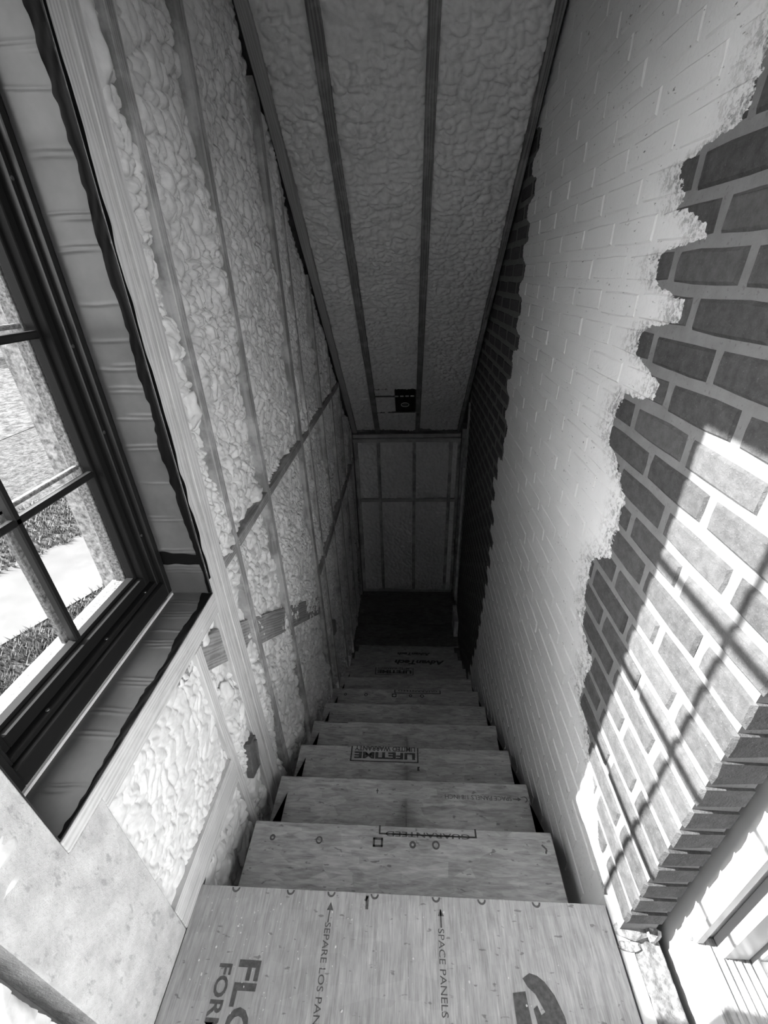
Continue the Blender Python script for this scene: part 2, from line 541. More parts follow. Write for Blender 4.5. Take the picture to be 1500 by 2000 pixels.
# row of blocking, upper and lower
ys = [.590, .690, .730, 1.088, 1.126, 1.735, 1.79, 1.95, 1.985, 2.405, 2.443, 2.82, 2.858, 3.225]
for a, b_ in zip(ys[::2], ys[1::2]):
    box('blocking', -.69, XL + .002, a, b_, .70, .738, BLOCKW, wl, jit=.0015)
ys = [1.79, 1.95, 1.985, 2.405, 2.443, 2.82, 2.858, 3.225, 3.263, 3.62, 3.658, 3.80]
for a, b_ in zip(ys[::2], ys[1::2]):
    box('blocking', -.69, XL + .008, a, b_, -.245, -.195, BLOCKW, wl, jit=.0015)
# sloped blocking that follows the stair
def slb(a, b_, x1):
    s = -.745; z0 = .905 - .005
    f = lambda y: z0 + s * y
    board('sloped_blocking', [(a, f(a) - .15), (b_, f(b_) - .15), (b_, f(b_)), (a, min(f(a), .62))], 'x', -.69, x1, SLOPEW, wl)
for a, b_ in ((.10, .31), (.345, .486), (.590, .690), (.730, 1.088), (1.126, 1.735)):
    slb(a, b_, XL - .016)
# foam
zb = lambda y: stairz(y) - .42
zt = lambda y: zceil(y) + .02
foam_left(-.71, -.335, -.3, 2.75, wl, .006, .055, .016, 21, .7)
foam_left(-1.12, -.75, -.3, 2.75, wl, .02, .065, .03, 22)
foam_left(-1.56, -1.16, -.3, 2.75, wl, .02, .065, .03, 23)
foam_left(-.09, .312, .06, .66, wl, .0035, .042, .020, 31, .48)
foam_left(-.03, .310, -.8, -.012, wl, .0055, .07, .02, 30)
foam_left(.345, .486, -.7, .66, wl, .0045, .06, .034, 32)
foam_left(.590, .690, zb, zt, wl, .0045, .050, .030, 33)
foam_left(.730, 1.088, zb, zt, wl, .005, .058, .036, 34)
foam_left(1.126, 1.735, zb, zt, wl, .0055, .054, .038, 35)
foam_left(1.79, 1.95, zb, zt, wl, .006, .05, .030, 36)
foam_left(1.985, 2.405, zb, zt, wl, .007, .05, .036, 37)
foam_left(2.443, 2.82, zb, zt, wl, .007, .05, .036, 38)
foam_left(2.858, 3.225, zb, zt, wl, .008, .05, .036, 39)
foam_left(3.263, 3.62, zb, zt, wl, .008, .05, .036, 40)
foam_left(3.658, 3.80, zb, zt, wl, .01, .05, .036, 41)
# loose foam lumps squeezed past the lumber
def lump(pos, r, sq=(1, 1, 1), parent=None, seed=0):
    bm = bmesh.new()
    bmesh.ops.create_icosphere(bm, subdivisions=3, radius=1)
    for v in bm.verts:
        n = v.co.normalized()
        k = 1 + .22 * math.sin(5 * n.x + seed) * math.cos(4 * n.y + 2 * seed) + .16 * math.sin(7 * n.z + 3 * seed)
        v.co = Vector((n.x * r * k * sq[0] + pos[0], n.y * r * k * sq[1] + pos[1], n.z * r * k * sq[2] + pos[2]))
    return link('foam_lump', finish(bm), FOAM, parent, smooth=True)
lump((XL - .02, .655, 1.22), .034, (.8, .8, 1.5), wl, 1)
lump((XL - .03, 1.03, .765), .042, (.7, 1.2, .8), wl, 2)
lump((XL - .02, .63, 1.95), .045, (.6, .7, 1.8), wl, 3)
lump((XL - .03, .63, .95), .035, (.8, .8, 1.6), wl, 4)
lump((XL - .022, .370, .640), .030, (.6, .9, .7), wl, 9)
lump((XL - .012, -.245, .80), .026, (.6, .9, 1.5), wl, 5)
lump((XL - .012, -.265, .74), .022, (.6, 1.2, .9), wl, 15)
lump((XL - .010, -.225, .73), .016, (.6, 1.0, 1.4), wl, 25)
lump((XL - .03, .40, -.22), .05, (.7, 1.0, 1.4), wl, 6)
lump((XL - .02, .42, .30), .03, (.7, 1.0, 2.0), wl, 7)
lump((XL - .025, .40, .585), .03, (.6, 1.0, 1.0), wl, 8)
# nail plates / offcut blocks on the studs
for (yy, zz, s) in ((.425, -.065, 1.0), (2.0, -.93, .8)):
    o = board('nail_plate', [(yy - .045 * s, zz - .07 * s), (yy + .02 * s, zz - .095 * s), (yy + .05 * s, zz + .06 * s), (yy - .01 * s, zz + .085 * s)], 'x', XL - .012, XL + .012, PLATE, wl, label='dark steel plate')
    board('plate_rib', [(yy + .004 * s, zz - .07 * s), (yy + .012 * s, zz - .073 * s), (yy + .036 * s, zz + .055 * s), (yy + .026 * s, zz + .058 * s)], 'x', XL + .011, XL + .022, PLATE, o)

# ---- ceiling
ce = tag(board('ceiling', [(1.10, 3.02), (1.22, 2.90), (4.0, CK * (CY0 - 4.0) + .14), (4.0, 3.2), (1.10, 3.2)], 'x', -.83, .80, SHEATH, bevel=0),
         'steep ceiling of foam between sloping rafters above the stair', 'ceiling', 'structure')
box('flat_ceiling', -.83, 1.2, -.50, 1.17, 2.77, 3.1, FOAM, ce, bevel=0)
box('flat_ceiling', -.83, 1.2, -2.4, -.95, 2.77, 2.9, FOAM, ce, bevel=0)  # unseen strip between the two panels left open to add sky light
nrm = Vector((0, CK, 1)).normalized()
sd = Vector((0, 1, -CK)).normalized()
def rafter(x0, x1, mat, drop=0.0, y0=1.15, y1=3.86, depth=.12):
    a = Vector((0, y0, CK * (CY0 - y0))) - nrm * drop; b_ = Vector((0, y1, CK * (CY0 - y1))) - nrm * drop
    prof = [(a.y, a.z), (b_.y, b_.z), (b_.y + nrm.y * depth, b_.z + nrm.z * depth), (a.y + nrm.y * depth, a.z + nrm.z * depth)]
    return board('rafter', prof, 'x', x0, x1, mat, ce)
rafter(-.600, -.552, WYL, .012)
rafter(-.358, -.308, WYD, .004)
rafter(.068, .114, WYD, .004)
rafter(.508, .541, WYD, .010)
def foam_ceil(x0, x1, ya, yb_, seed, rec=.012, au=1.0):
    s1 = (yb_ - ya) * math.sqrt(1 + CK * CK)
    nu = int((x1 - x0) / .006); nv = int(s1 / .0065)
    x = np.linspace(x0, x1, nu); s = np.linspace(0, s1, nv)
    X = np.repeat(x[:, None], nv, 1); S = np.repeat(s[None, :], nu, 0)
    far = np.clip((S - .3) / 2.2, 0, 1)
    p1, h1 = pillow(X * .75 + .03 * vnoise(X, S, .06, seed + 4), S + .05 * vnoise(X, S, .09, seed + 5), .055, seed)
    p2, h2 = pillow(X * .5 + .02 * vnoise(X, S, .03, seed + 6), S * 1.1 + .05 * vnoise(X, S, .06, seed + 7), .030, seed + 1)
    k = vnoise(X, S, .15, seed + 3)
    h = (.010 + .014 * k) * p1 * (1 - .6 * far) + (.008 + .014 * k) * p2 - .014 + .014 * (vnoise(X, S, .2, seed + 2) - .5)
    wx = X * .5 + .035 * vnoise(X, S, .07, seed + 21); ws = S + .05 * vnoise(X, S, .08, seed + 22)
    p3 = np.sqrt(np.abs(2 * vnoise(wx, ws, .048, seed + 23) - 1)); p4 = np.sqrt(np.abs(2 * vnoise(wx * .8, ws, .027, seed + 24) - 1))
    h = h + (.012 * p3 + .007 * p4) * (.25 + .9 * far) - .010 * far
    e = np.minimum(X - x0, x1 - X)
    h = h - .008 * np.exp(-e / .02)
    d = rec - h
    base = np.array([0, ya, CK * (CY0 - ya)])
    P = np.stack([X, base[1] + S * sd.y + d * nrm.y, base[2] + S * sd.z + d * nrm.z], -1).reshape(-1, 3)
    return link('foam_bay', grid_mesh(P, nu, nv), FOAM, ce, smooth=True)
foam_ceil(-.552, -.358, 1.15, 3.84, 61)
foam_ceil(-.308, .068, 1.15, 3.30, 62)
foam_ceil(-.308, -.125, 3.30, 3.575, 65)
foam_ceil(-.308, .068, 3.585, 3.84, 66)
foam_ceil(.114, .508, 1.15, 3.84, 63)

# ---- back wall
bk = tag(box('wall_back', -.83, .9, 3.93, 4.0, -2.4, .4, SHEATH, bevel=0), 'foam-filled stud wall facing the foot of the stair', 'wall', 'structure')
box('top_plate', -.60, .55, 3.815, 3.93, -.034, .004, WX, bk)
box('top_plate', -.60, .55, 3.845, 3.93, .008, .046, WX, bk)
box('bottom_plate', -.60, .55, 3.842, 3.93, ZL, ZL + .042, WX, bk)
bxs = [(-.596, -.552), (-.348, -.310), (.040, .078), (.432, .470), (.520, .556)]
for a, b_ in bxs:
    box('stud', a, b_, YB, 3.93, ZL + .044, -.036, WZ, bk)
for (a, _a), (b_, _b) in zip([(q[1], 0) for q in bxs], [(q[0], 0) for q in bxs[1:]]):
    box('blocking', a, b_, YB - .002, 3.93, -.765, -.727, WX, bk)
    for z0, z1 in ((ZL + .04, -.765), (-.727, -.034)):
        nu = max(5, int((b_ - a) / .009)); nv = int((z1 - z0) / .009)
        X, Z = np.meshgrid(np.linspace(a, b_, nu), np.linspace(z0, z1, nv), indexing='ij')
        h = foam_height(X, Z, .06, 71 + int(a * 50)) * .9
        Yv = YB + .022 - h + .01 * np.exp(-np.minimum(Z - z0, z1 - Z) / .012)
        link('foam_bay', grid_mesh(np.stack([X, Yv, Z], -1).reshape(-1, 3), nu, nv, True), FOAM, bk, smooth=True)

# ---- right wall: mortar core and bricks
ZT = 2.78
core = board('wall_right', [(-.046, .004), (.032, .004), (.032, -2.4), (3.30, -2.4), (3.30, ZT), (-.046, ZT)], 'x', XR + .003, .644, MORTAR, bevel=0)
wr = tag(core, 'brick wall on the right, half coated with white paint', 'wall', 'structure')
def brick_mesh(dx, ly, lz, s):
    r = random.Random(s)
    bm = bmesh.new()
    c = .007
    j = lambda a=.0015: r.uniform(-a, a)
    ring = []
    hy, hz = ly / 2, lz / 2
    out = [(-1, -1), (-.4, -1), (.3, -1), (1, -1), (1, .1), (1, 1), (.35, 1), (-.3, 1), (-1, 1), (-1, -.1)]
    for sy, sz in out:
        k = .002 if abs(sy) == 1 and abs(sz) == 1 else 0
        ey, ez = j(.0014), j(.0014)
        a = bm.verts.new((j(.001), sy * (hy - k * .6) - (c if sy > 0 else -c) * (abs(sy) == 1) + ey, sz * (hz - k * .6) - (c if sz > 0 else -c) * (abs(sz) == 1) + ez))
        b_ = bm.verts.new((.0055 + j(.0006), sy * (hy - k) + ey, sz * (hz - k) + ez))
        d = bm.verts.new((dx, sy * (hy - .004), sz * (hz - .004)))
        ring.append((a, b_, d))
    bm.faces.new([q[0] for q in ring])
    bm.faces.new([q[2] for q in ring][::-1])
    for i in range(10):
        p, q = ring[i], ring[(i + 1) % 10]
        bm.faces.new((p[0], p[1], q[1], q[0])); bm.faces.new((p[1], p[2], q[2], q[1]))
    bmesh.ops.recalc_face_normals(bm, faces=bm.faces)
    me = bpy.data.meshes.new('brick'); bm.to_mesh(me); bm.free()
    me.materials.append(BRICK)
    return me
BL, BH = .207, .062
bm_int = [brick_mesh(.06, BL, BH, s) for s in range(10)]
slots = []
for i in range(-30, 34):
    zc = ZJ + COURSE * (i + .5)
    odd = (i - 16) % 2          # course above joint 1.335 (i=16) has its joint at .32, next one at .43
    k = -3
    for k in range(-3, 17):
        ya = YJ + PITCHY * k + (0 if odd == 0 else PITCHY / 2)
        yb_ = ya + PITCHY
        a, b_ = ya + (PITCHY - BL) / 2, yb_ - (PITCHY - BL) / 2
        a = max(a, -.055); b_ = min(b_, 3.31)
        if b_ - a < .05: continue
        if 0 < a + .055 < .05: a = -.055
        yc = (a + b_) / 2
        zbot = max(-2.2, stairz(yc) - .2) if yc > .10 else .004
        if zc - .03 < zbot: continue
        if zc - .05 > CK * (CY0 - yc) + .06 or zc > 2.74: continue
        slots.append((yc, zc, b_ - a, a <= -.054, b_))
def proj_size(yc, zc):
    d = Vector((XR, yc, zc)) - CAM
    zz = d.dot(fw)
    if zz < .05: return 0
    px = 750 + FPX * d.dot(rt) / zz; py = 1000 - FPX * d.dot(up) / zz
    if not (-60 < px < 1560 and -60 < py < 2060): return 0
    return 1.0 / zz ** 3 * (XR - 0)
slots.sort(key=lambda s: -proj_size(s[0], s[1]))
far = bmesh.new()
nb = 0
for n, (yc, zc, ln, end, be) in enumerate(slots):
    painted = paint_y(PR, zc) < yc < paint_y(PL, zc)
    xf = XR + (random.uniform(-.0006, .0010) if painted else (-.002 + random.uniform(-.0016, .0008) if yc < 1.2 else random.uniform(.0008, .0018)))
    if end or abs(ln - BL) > .004:
        me = brick_mesh(.094 if end else .06, ln, BH, 100 + n)
    else:
        me = bm_int[n % len(bm_int)]
    vis = proj_size(yc, zc) > 0
    loc = Vector((xf, yc, zc + random.uniform(-.002, .002)))
    rot = (random.uniform(-.012, .012), random.uniform(-.01, .01), random.uniform(-.008, .008))
    if nb < 299 and vis:
        o = bpy.data.objects.new('brick', me); COL.objects.link(o)
        o.parent = wr
        o.location = loc - wr.location; o.rotation_euler = rot
        nb += 1
    elif vis or yc > -.06:
        t = bmesh.new(); t.from_mesh(me)
        from mathutils import Euler
        bmesh.ops.transform(t, matrix=Matrix.Translation(loc) @ Euler(rot).to_matrix().to_4x4(), verts=t.verts)
        tm = bpy.data.meshes.new('t'); t.to_mesh(tm); t.free()
        far.from_mesh(tm); bpy.data.meshes.remove(tm)
fm = bpy.data.meshes.new('far'); far.to_mesh(fm); far.free()
link('far_brickwork', fm, BRICK, wr, kind='stuff')
# rough squeezed mortar at the end of the wall
def rough_lump(name, pos, sz, mat, parent, seed):
    r = random.Random(seed)
    bm = bmesh.new()
    bmesh.ops.create_icosphere(bm, subdivisions=2, radius=1)
    for v in bm.verts:
        k = r.uniform(.72, 1.25)
        v.co = Vector((v.co.x * sz[0] * k + pos[0], v.co.y * sz[1] * k + pos[1], v.co.z * sz[2] * k + pos[2]))
    return link(name, finish(bm), mat, parent)
rough_lump('mortar_lump', (.60, -.046, .006), (.05, .025, .012), PADM, wr, 3)
rough_lump('mortar_lump', (.57, -.075, .000), (.03, .012, .008), REVEAL, wr, 4)
rough_lump('mortar_lump', (.635, -.05, .012), (.02, .02, .018), REVEAL, wr, 5)
# ledge in front of the brick: painted strip and mortar pad
box('ledge_strip', .5455, .578, -2.3, .030, -.16, .001, WHITEP, wr, bevel=.002)
nu, nv = 24, 160
X, Y = np.meshgrid(np.linspace(.576, .655, nu), np.linspace(-1.2, .02, nv), indexing='ij')
Zp = -.006 + .008 * vnoise(X, Y, .03, 5) + .005 * vnoise(X, Y, .011, 6) - .02 * np.clip((X - .648) / .007, 0, 1)
link('mortar_pad', grid_mesh(np.stack([X, Y, Zp], -1).reshape(-1, 3), nu, nv), PADM, wr, smooth=True)
box('pad_base', .576, .653, -2.3, .03, -.2, -.012, PADM, wr, bevel=0)
# framed end of the right wall beyond the brick
box('end_stud', .556, .64, 3.325, 3.362, -2.2, .62, WZ, wr)
box('end_stud', .556, .64, 3.44, 3.478, -2.2, .48, WZ, wr)
box('end_stud', .556, .64, 3.775, 3.812, -2.2, .12, WZ, wr)
box('end_sheathing', .62, .66, 3.3, 3.95, -2.2, .7, SHEATH, wr, bevel=0)
box('corner_trim', .532, .556, 3.40, 3.425, -1.85, -.15, WZ, wr)
board('skirt_block', [(3.06, ZL), (3.30, ZL), (3.30, -1.83), (3.06, -1.86)], 'x', .505, .549, WZ, wr)

# ---- right wall, window by the landing
w2 = tag(empty('window_2', (.70, -.4, .15)), 'bright pale window by the landing at the lower right corner', 'window', 'structure')
box('apron', .672, .80, -2.3, .10, -.4, .120, WHITEP, w2, bevel=.002)
for i, (a, b_) in enumerate(((.676, .790),)):
    box('stool_board', a, b_, -2.2, -.095, .122, .150, BLOCKW, w2, bevel=.003)
for k in range(5):
    box('board_ridge', .692 + .018 * k, .7005 + .018 * k, -2.2, -.099, .149, .1525, BLOCKW, w2, bevel=.001)
box('jamb_panel', .670, .80, -.094, .02, .12, 2.3, WHITEP, w2, bevel=.001)
box('jamb_stop', .668, .688, -.108, -.0945, .151, 2.3, VINYL, w2, bevel=.002)
box('jamb_stop', .715, .775, -.132, -.0945, .151, 2.3, VINYL, w2, bevel=.003)
box('sash_stile', .776, .800, -.142, -.096, .151, 2.3, VINYL, w2, bevel=.002)
box('sash_rail', .776, .800, -2.1, -.142, .151, .190, VINYL, w2, bevel=.002)
box('sash_stile', .776, .800, -2.16, -2.1, .151, 2.3, VINYL, w2, bevel=.002)
box('pane', .786, .790, -2.1, -.142, .190, 2.05, GLASS, w2, bevel=0)  # pane stretched well out of view to throw added light on the left wall
box('sash_rail', .776, .800, -2.1, -.142, 2.05, 2.12, VINYL, w2, bevel=.002)
wrn = tag(boxes('wall_right', [(.66, .86, -2.3, -2.16, .12, 2.8), (.66, .86, -2.16, .10, 2.12, 2.8), (.80, .86, -.09, .10, -.4, 2.2), (.66, .86, .10, 3.3, -2.4, 2.8)], SHEATH),
          'plain wall around the pale window behind the brick on the right', 'wall', 'structure')

# ---- wall behind the viewer
wf = tag(boxes('wall_front', [(-.83, .9, -2.4, -2.3, -.3, 2.9)], WHITEP),
         'plain wall at the rear end of the landing', 'wall', 'structure')

# ================================================================== LEFT WINDOW
w1 = tag(empty('window_1', (-.78, .15, .715)), 'black framed window over the lawn and road, left of the stair head', 'window', 'structure')
GY0, GY1, GZ0, GZ1 = -.055, .420, .800, 2.100
def ring(name, x0, x1, yo0, yo1, zo0, zo1, t, mat, tb=None, bevel=.002):
    tb = tb or t
    r = empty(name, (x0, (yo0 + yo1) / 2, zo0))
    r.parent = w1; r.location = Vector((x0, (yo0 + yo1) / 2, zo0)) - w1.location
    def member(nm, *a): 
        o = box(nm, *a, mat, None, bevel=bevel)
        o.parent = r; o.location = o.location - r.location - w1.location
    member('stile', x0, x1, yo0, yo0 + t, zo0, zo1)
    member('stile', x0, x1, yo1 - t, yo1, zo0, zo1)
    member('rail', x0, x1, yo0 + t, yo1 - t, zo0, zo0 + tb)
    member('rail', x0, x1, yo0 + t, yo1 - t, zo1 - t, zo1)
    return r
ring('frame', -.800, -.735, -.118, .482, .700, 2.145, .020, BLACK, .048)
ring('frame_step', -.815, -.750, -.098, .462, .748, 2.125, .014, BLACK, .014)
ring('sash', -.818, -.768, -.084, .448, .762, 2.111, .021, BLACK2, .030)
ring('sash_bead', -.812, -.788, -.063, .427, .789, 2.102, .009, BLACK2, .011)
ring('outer_frame', -.850, -.820, -.10, .447, .775, 2.155, .026, DIRTY, .012)
for z in (1.125, 1.450, 1.775):
    box('muntin', -.806, -.786, GY0, GY1, z - .008, z + .008, BLACK, w1, bevel=.003)
    box('outer_muntin', -.836, -.822, GY0 - .02, GY1 + .006, z + .0125, z + .0225, DIRTY, w1, bevel=.002)
box('muntin', -.806, -.786, .1825 - .008, .1825 + .008, GZ0, GZ1, BLACK, w1, bevel=.003)
box('outer_muntin', -.836, -.822, .1860 - .007, .1860 + .007, GZ0 - .02, GZ1 + .02, DIRTY, w1, bevel=.002)
rows = [.800, 1.125, 1.450, 1.775, 2.100]
for i in range(4):
    for a, b_ in ((GY0, .1825 - .008), (.1825 + .008, GY1)):
        box('pane', -.812, -.808, a, b_, rows[i] + (.008 if i else 0), rows[i + 1] - (.008 if i < 3 else 0), GLASS, w1, bevel=0)
# screws on the frame
def disc(name, c, nvec, r, mat, parent, th=.002, seg=12):
    bm = bmesh.new()
    bmesh.ops.create_cone(bm, cap_ends=True, segments=seg, radius1=r, radius2=r * .85, depth=th)
    q = Vector(nvec).to_track_quat('Z', 'Y').to_matrix().to_4x4()
    bmesh.ops.transform(bm, matrix=Matrix.Translation(c) @ q, verts=bm.verts)
    return link(name, finish(bm), mat, parent)
for z in (.92, 1.22, 1.42, 1.72): disc('screw', (-.7495, .455, z), (1, 0, 0), .0045, METAL, w1)
for y in (.02, .22, .40): disc('screw', (-.758, y, .7625), (0, 0, 1), .0045, METAL, w1)
box('sealant_strip', -.7345, -.728, -.118, .474, .692, .6998, SEAL, w1, bevel=.002)
# outer sill
box('outer_sill', -.882, -.83, -.13, .447, .700, .772, SILLST, w1, bevel=.004)
# membrane lining the opening
def wrink(u, v, seed):
    """v runs along the length, fine paired folds across it"""
    h = .0006 * (vnoise(u, v, .05, seed) - .5) + .0010 * (vnoise(u, v, .16, seed + 1) - .5)
    c = 0.0
    r = random.Random(seed)
    while c < 2.0:
        c += r.uniform(.045, .125)
        for k in range(r.choice((1, 2, 2, 3))):
            cc = c + k * .011 + .006 * (vnoise(u, v * 0 + c, .05, seed + 3) - .5)
            ln = np.clip(1.2 - abs(u - r.uniform(.2, .8) * .13) / r.uniform(.05, .14), 0, 1)
            h = h + .0016 * np.exp(-((v - cc) / .0028) ** 2) * ln
    return h
u, v = np.meshgrid(np.linspace(0, .127, 26), np.linspace(0, WZ1 - WZ0, 520), indexing='ij')
h = wrink(u, v, 11)
P = np.stack([-.735 + u, WY1 - .002 - h - .0, WZ0 + v], -1).reshape(-1, 3)
link('jamb_membrane', grid_mesh(P, 26, 520, True), MEMB, w1, smooth=True)
u, v = np.meshgrid(np.linspace(0, .127, 26), np.linspace(0, WY1 - WY0, 240), indexing='ij')
h = wrink(u, v, 12)
P = np.stack([-.735 + u, WY0 + v, WZ0 + .001 + h], -1).reshape(-1, 3)
link('sill_membrane', grid_mesh(P, 26, 240), MEMB, w1, smooth=True)
P = np.stack([-.735 + u, WY0 + .002 + v * 0, WZ0 + v * 2.15], -1).reshape(-1, 3)
link('jamb_membrane', grid_mesh(P, 26, 240), MEMB, w1, smooth=True)
P = np.stack([-.735 + u, WY0 + v, WZ1 - .002 + v * 0], -1).reshape(-1, 3)
link('head_membrane', grid_mesh(P, 26, 240, True), MEMB, w1, smooth=True)
box('outer_trim', -.735, XL - .002, WY0 - .02, WY0, WZ0, WZ1, WHITEP, w1, bevel=0)
# black flashing tape, ragged along its inner edge
def tape(name, along, n, fn):
    us = np.linspace(0, 1, 5); vs = np.linspace(along[0], along[1], n)
    P = []
    for vv in vs:
        for uu in us: P.append(fn(uu, vv))
    return link(name, grid_mesh(np.array(P), n, 5), TAPE, w1, smooth=True)
def tz(vv):
    a = .016 + .010 * float(vnoise(np.array(vv), np.array(0.), .09, 3)) + .006 * float(vnoise(np.array(vv), np.array(0.), .016, 4))
    if vv < .95: a *= max(.35, (vv - .68) / .27)
    return a
tape('flashing_tape', (WZ0 + .004, 2.148), 300, lambda q, vv: (XL - .004 - tz(vv) * q + .0005, WY1 - .0045 - .0010 * math.sin(q * 9 + vv * 47 + 3 * math.sin(vv * 23)), vv))
def ty(vv):
    a = .004 + .030 * float(vnoise(np.array(vv), np.array(0.), .10, 8)) * np.clip((vv + .25) / .5, .15, 1) + .005 * float(vnoise(np.array(vv), np.array(0.), .013, 9))
    return float(a)
tape('flashing_tape', (WY0 + .004, WY1 - .006), 180, lambda q, vv: (XL - .001 - ty(vv) * q, vv, WZ0 + .0042 + .001 * math.sin(q * 7 + vv * 70)))
def tf(vv): return .016 + .010 * float(vnoise(np.array(vv), np.array(0.), .03, 13))
tape('flashing_tape', (-.732, XL - .006), 60, lambda q, vv: (vv, WY1 - .0055, .822 - tf(vv) + 2 * tf(vv) * q + (vv + .66) * -.05))
# thin tape line on the face of stud beside the opening
tape('flashing_tape', (.74, 2.148), 260, lambda q, vv: (XL - .0025, .487 + .012 * q * (.4 + float(vnoise(np.array(vv), np.array(1.), .05, 17))), vv))

# ================================================================== STAIRCASE
st = tag(empty('staircase', (-.03, 1.46, ZL)), 'straight flight of strand board treads running down between the walls', 'staircase')
XT0, XT1 = -.5595, .4975
treads = {}
for n in range(1, 12):
    yn = n * RUN - (.001 if n == 11 else 0); z = -n * RISE
    treads[n] = box('tread', XT0 + random.uniform(-.004, .004), XT1 + random.uniform(-.004, .004), yn - RUN - .0, yn, z - .020, z, OSBX, st, bevel=.003)
for n in range(1, 12):
    yn = (n - 1) * RUN - .022
    box('riser', XT0 + .004, XT1 - .004, yn - .016, yn, -n * RISE + .0005, -(n - 1) * RISE - .0205, OSBX, st, bevel=.001)
for a, b_ in ((-.556, -.518), (-.05, -.012), (.456, .494)):
    prof = [(-.04, -.45)]
    for n in range(1, 12):
        y0 = (n - 1) * RUN - .039
        prof += [(y0, -(n - 1) * RISE - .021 if n > 1 else -.19 - .021), (y0, -n * RISE - .021)] if n > 1 else [(y0, -.211)]
    prof += [(10 * RUN - .04, ZL - .0), (10 * RUN - .30, ZL)]
    # simple closed saw-tooth
    pts = []
    for n in range(1, 11):
        pts += [((n - 1) * RUN - .039, -n * RISE - .021), (n * RUN - .039, -n * RISE - .021)]
    pts += [(10 * RUN - .039, ZL), (9 * RUN + .05, ZL), (-.039, -.48)]
    bm = bmesh.new()
    A = [bm.verts.new((a, p[0], p[1])) for p in pts]; B = [bm.verts.new((b_, p[0], p[1])) for p in pts]
    f1 = bm.faces.new(A); f2 = bm.faces.new(B[::-1])
    for i in range(len(pts)):
        j = (i + 1) % len(pts)
        bm.faces.new((A[i], B[i], B[j], A[j]))
    bmesh.ops.triangulate(bm, faces=[f1, f2])
    link('stringer', finish(bm), WYD, st)

# ---- printed marks
def place_flat(name, me, mat, parent):
    o = link(name, me, mat, parent)
    return o
def text(body, x, y, z, height, width, rotz, mat, parent, bold=0.0, name='lettering', shear=0.0, align='LEFT'):
    cu = bpy.data.curves.new('t', 'FONT')
    cu.body = body; cu.size = 1.0; cu.offset = bold; cu.shear = shear
    cu.resolution_u = 3
    ob = bpy.data.objects.new('t', cu); COL.objects.link(ob)
    bpy.context.view_layer.update()
    dg = bpy.context.evaluated_depsgraph_get()
    me = bpy.data.meshes.new_from_object(ob.evaluated_get(dg))
    bpy.data.objects.remove(ob); bpy.data.curves.remove(cu)
    co = np.empty(len(me.vertices) * 3, dtype=np.float32); me.vertices.foreach_get('co', co); co = co.reshape(-1, 3)
    mn, mx = co.min(0), co.max(0)
    co[:, 0] = (co[:, 0] - mn[0]) / (mx[0] - mn[0]) * width
    co[:, 1] = (co[:, 1] - mn[1]) / (mx[1] - mn[1]) * height
    c, s = math.cos(rotz), math.sin(rotz)
    X = x + c * co[:, 0] - s * co[:, 1]; Y = y + s * co[:, 0] + c * co[:, 1]
    me.vertices.foreach_set('co', np.stack([X, Y, np.full(len(X), z + .0006)], -1).astype(np.float32).ravel())
    me.materials.clear()
    return link(name, me, mat, parent)
def polys(name, lst, z, mat, parent):
    bm = bmesh.new()
    for p in lst:
        f = bm.faces.new([bm.verts.new((q[0], q[1], z + .0006)) for q in p])
        if f.normal.z < 0: f.normal_flip()
    bmesh.ops.triangulate(bm, faces=bm.faces)
    return link(name, (lambda m: (bm.to_mesh(m), bm.free(), m)[2])(bpy.data.meshes.new('p')), mat, parent)
def bar(x0, y0, x1, y1, t):
    d = Vector((x1 - x0, y1 - y0)).normalized(); n = Vector((-d.y, d.x)) * t / 2
    return [(x0 + n.x, y0 + n.y), (x1 + n.x, y1 + n.y), (x1 - n.x, y1 - n.y), (x0 - n.x, y0 - n.y)]
def ringp(cx, cy, r, t, seg=14, a0=0, a1=2 * math.pi, ey=1.0):
    out = []
    for i in range(seg):
        p, q = a0 + (a1 - a0) * i / seg, a0 + (a1 - a0) * (i + 1) / seg
        f = lambda rr, a: (cx + rr * math.cos(a), cy + ey * rr * math.sin(a))
        out.append([f(r, p), f(r, q), f(r - t, q), f(r - t, p)])
    return out

def yt(n, d): return n * RUN - d
# tread 1: row of small marks and the cut stamp
T1 = treads[1]; z1 = -RISE
polys('stamp_mark', ringp(-.483, .213, .010, .006), z1, INKS, T1)
polys('stamp_mark', ringp(-.316, .211, .012, .005), z1, INKS, T1)
polys('stamp_mark', [bar(-.123, .199, -.123, .225, .007), bar(-.095, .199, -.095, .225, .007), bar(-.126, .201, -.092, .201, .007), bar(-.126, .223, -.092, .223, .007)], z1, INKS, T1)
polys('stamp_mark', ringp(.012, .209, .0115, .007), z1, INKS, T1)
polys('stamp_mark', ringp(.092, .211, .0135, .006), z1, INKS, T1)
polys('stamp_border', [bar(-.107, .239, .236, .239, .005), bar(-.105, .239, -.105, .2645, .006), bar(.233, .239, .233, .2645, .006)], z1, INK, T1)
text('GUARANTEED', .212, .2475, z1, .016, .295, math.pi, INKS, T1, .012)
polys('stamp_mark', [bar(.455, .225, .468, .212, .006), bar(.468, .212, .462, .200, .006)], z1, INKS, T1)
# tread 2: spacing note
T2 = treads[2]; z2 = -2 * RISE
text('SPACE PANELS 1/8 INCH', .425, .477, z2, .017, .275, math.pi, INKS, T2)
polys('arrow', [bar(.430, .468, .456, .468, .004), [(.450, .460), (.464, .468), (.450, .476)]], z2, INKS, T2)
polys('stamp_mark', ringp(.478, .468, .012, .004, 8, -1.6, 1.6), z2, INKS, T2)
polys('stamp_mark', [bar(-.135, .470, -.135, .490, .004), bar(-.14, .4815, -.130, .4815, .004)], z2, INKS, T2)
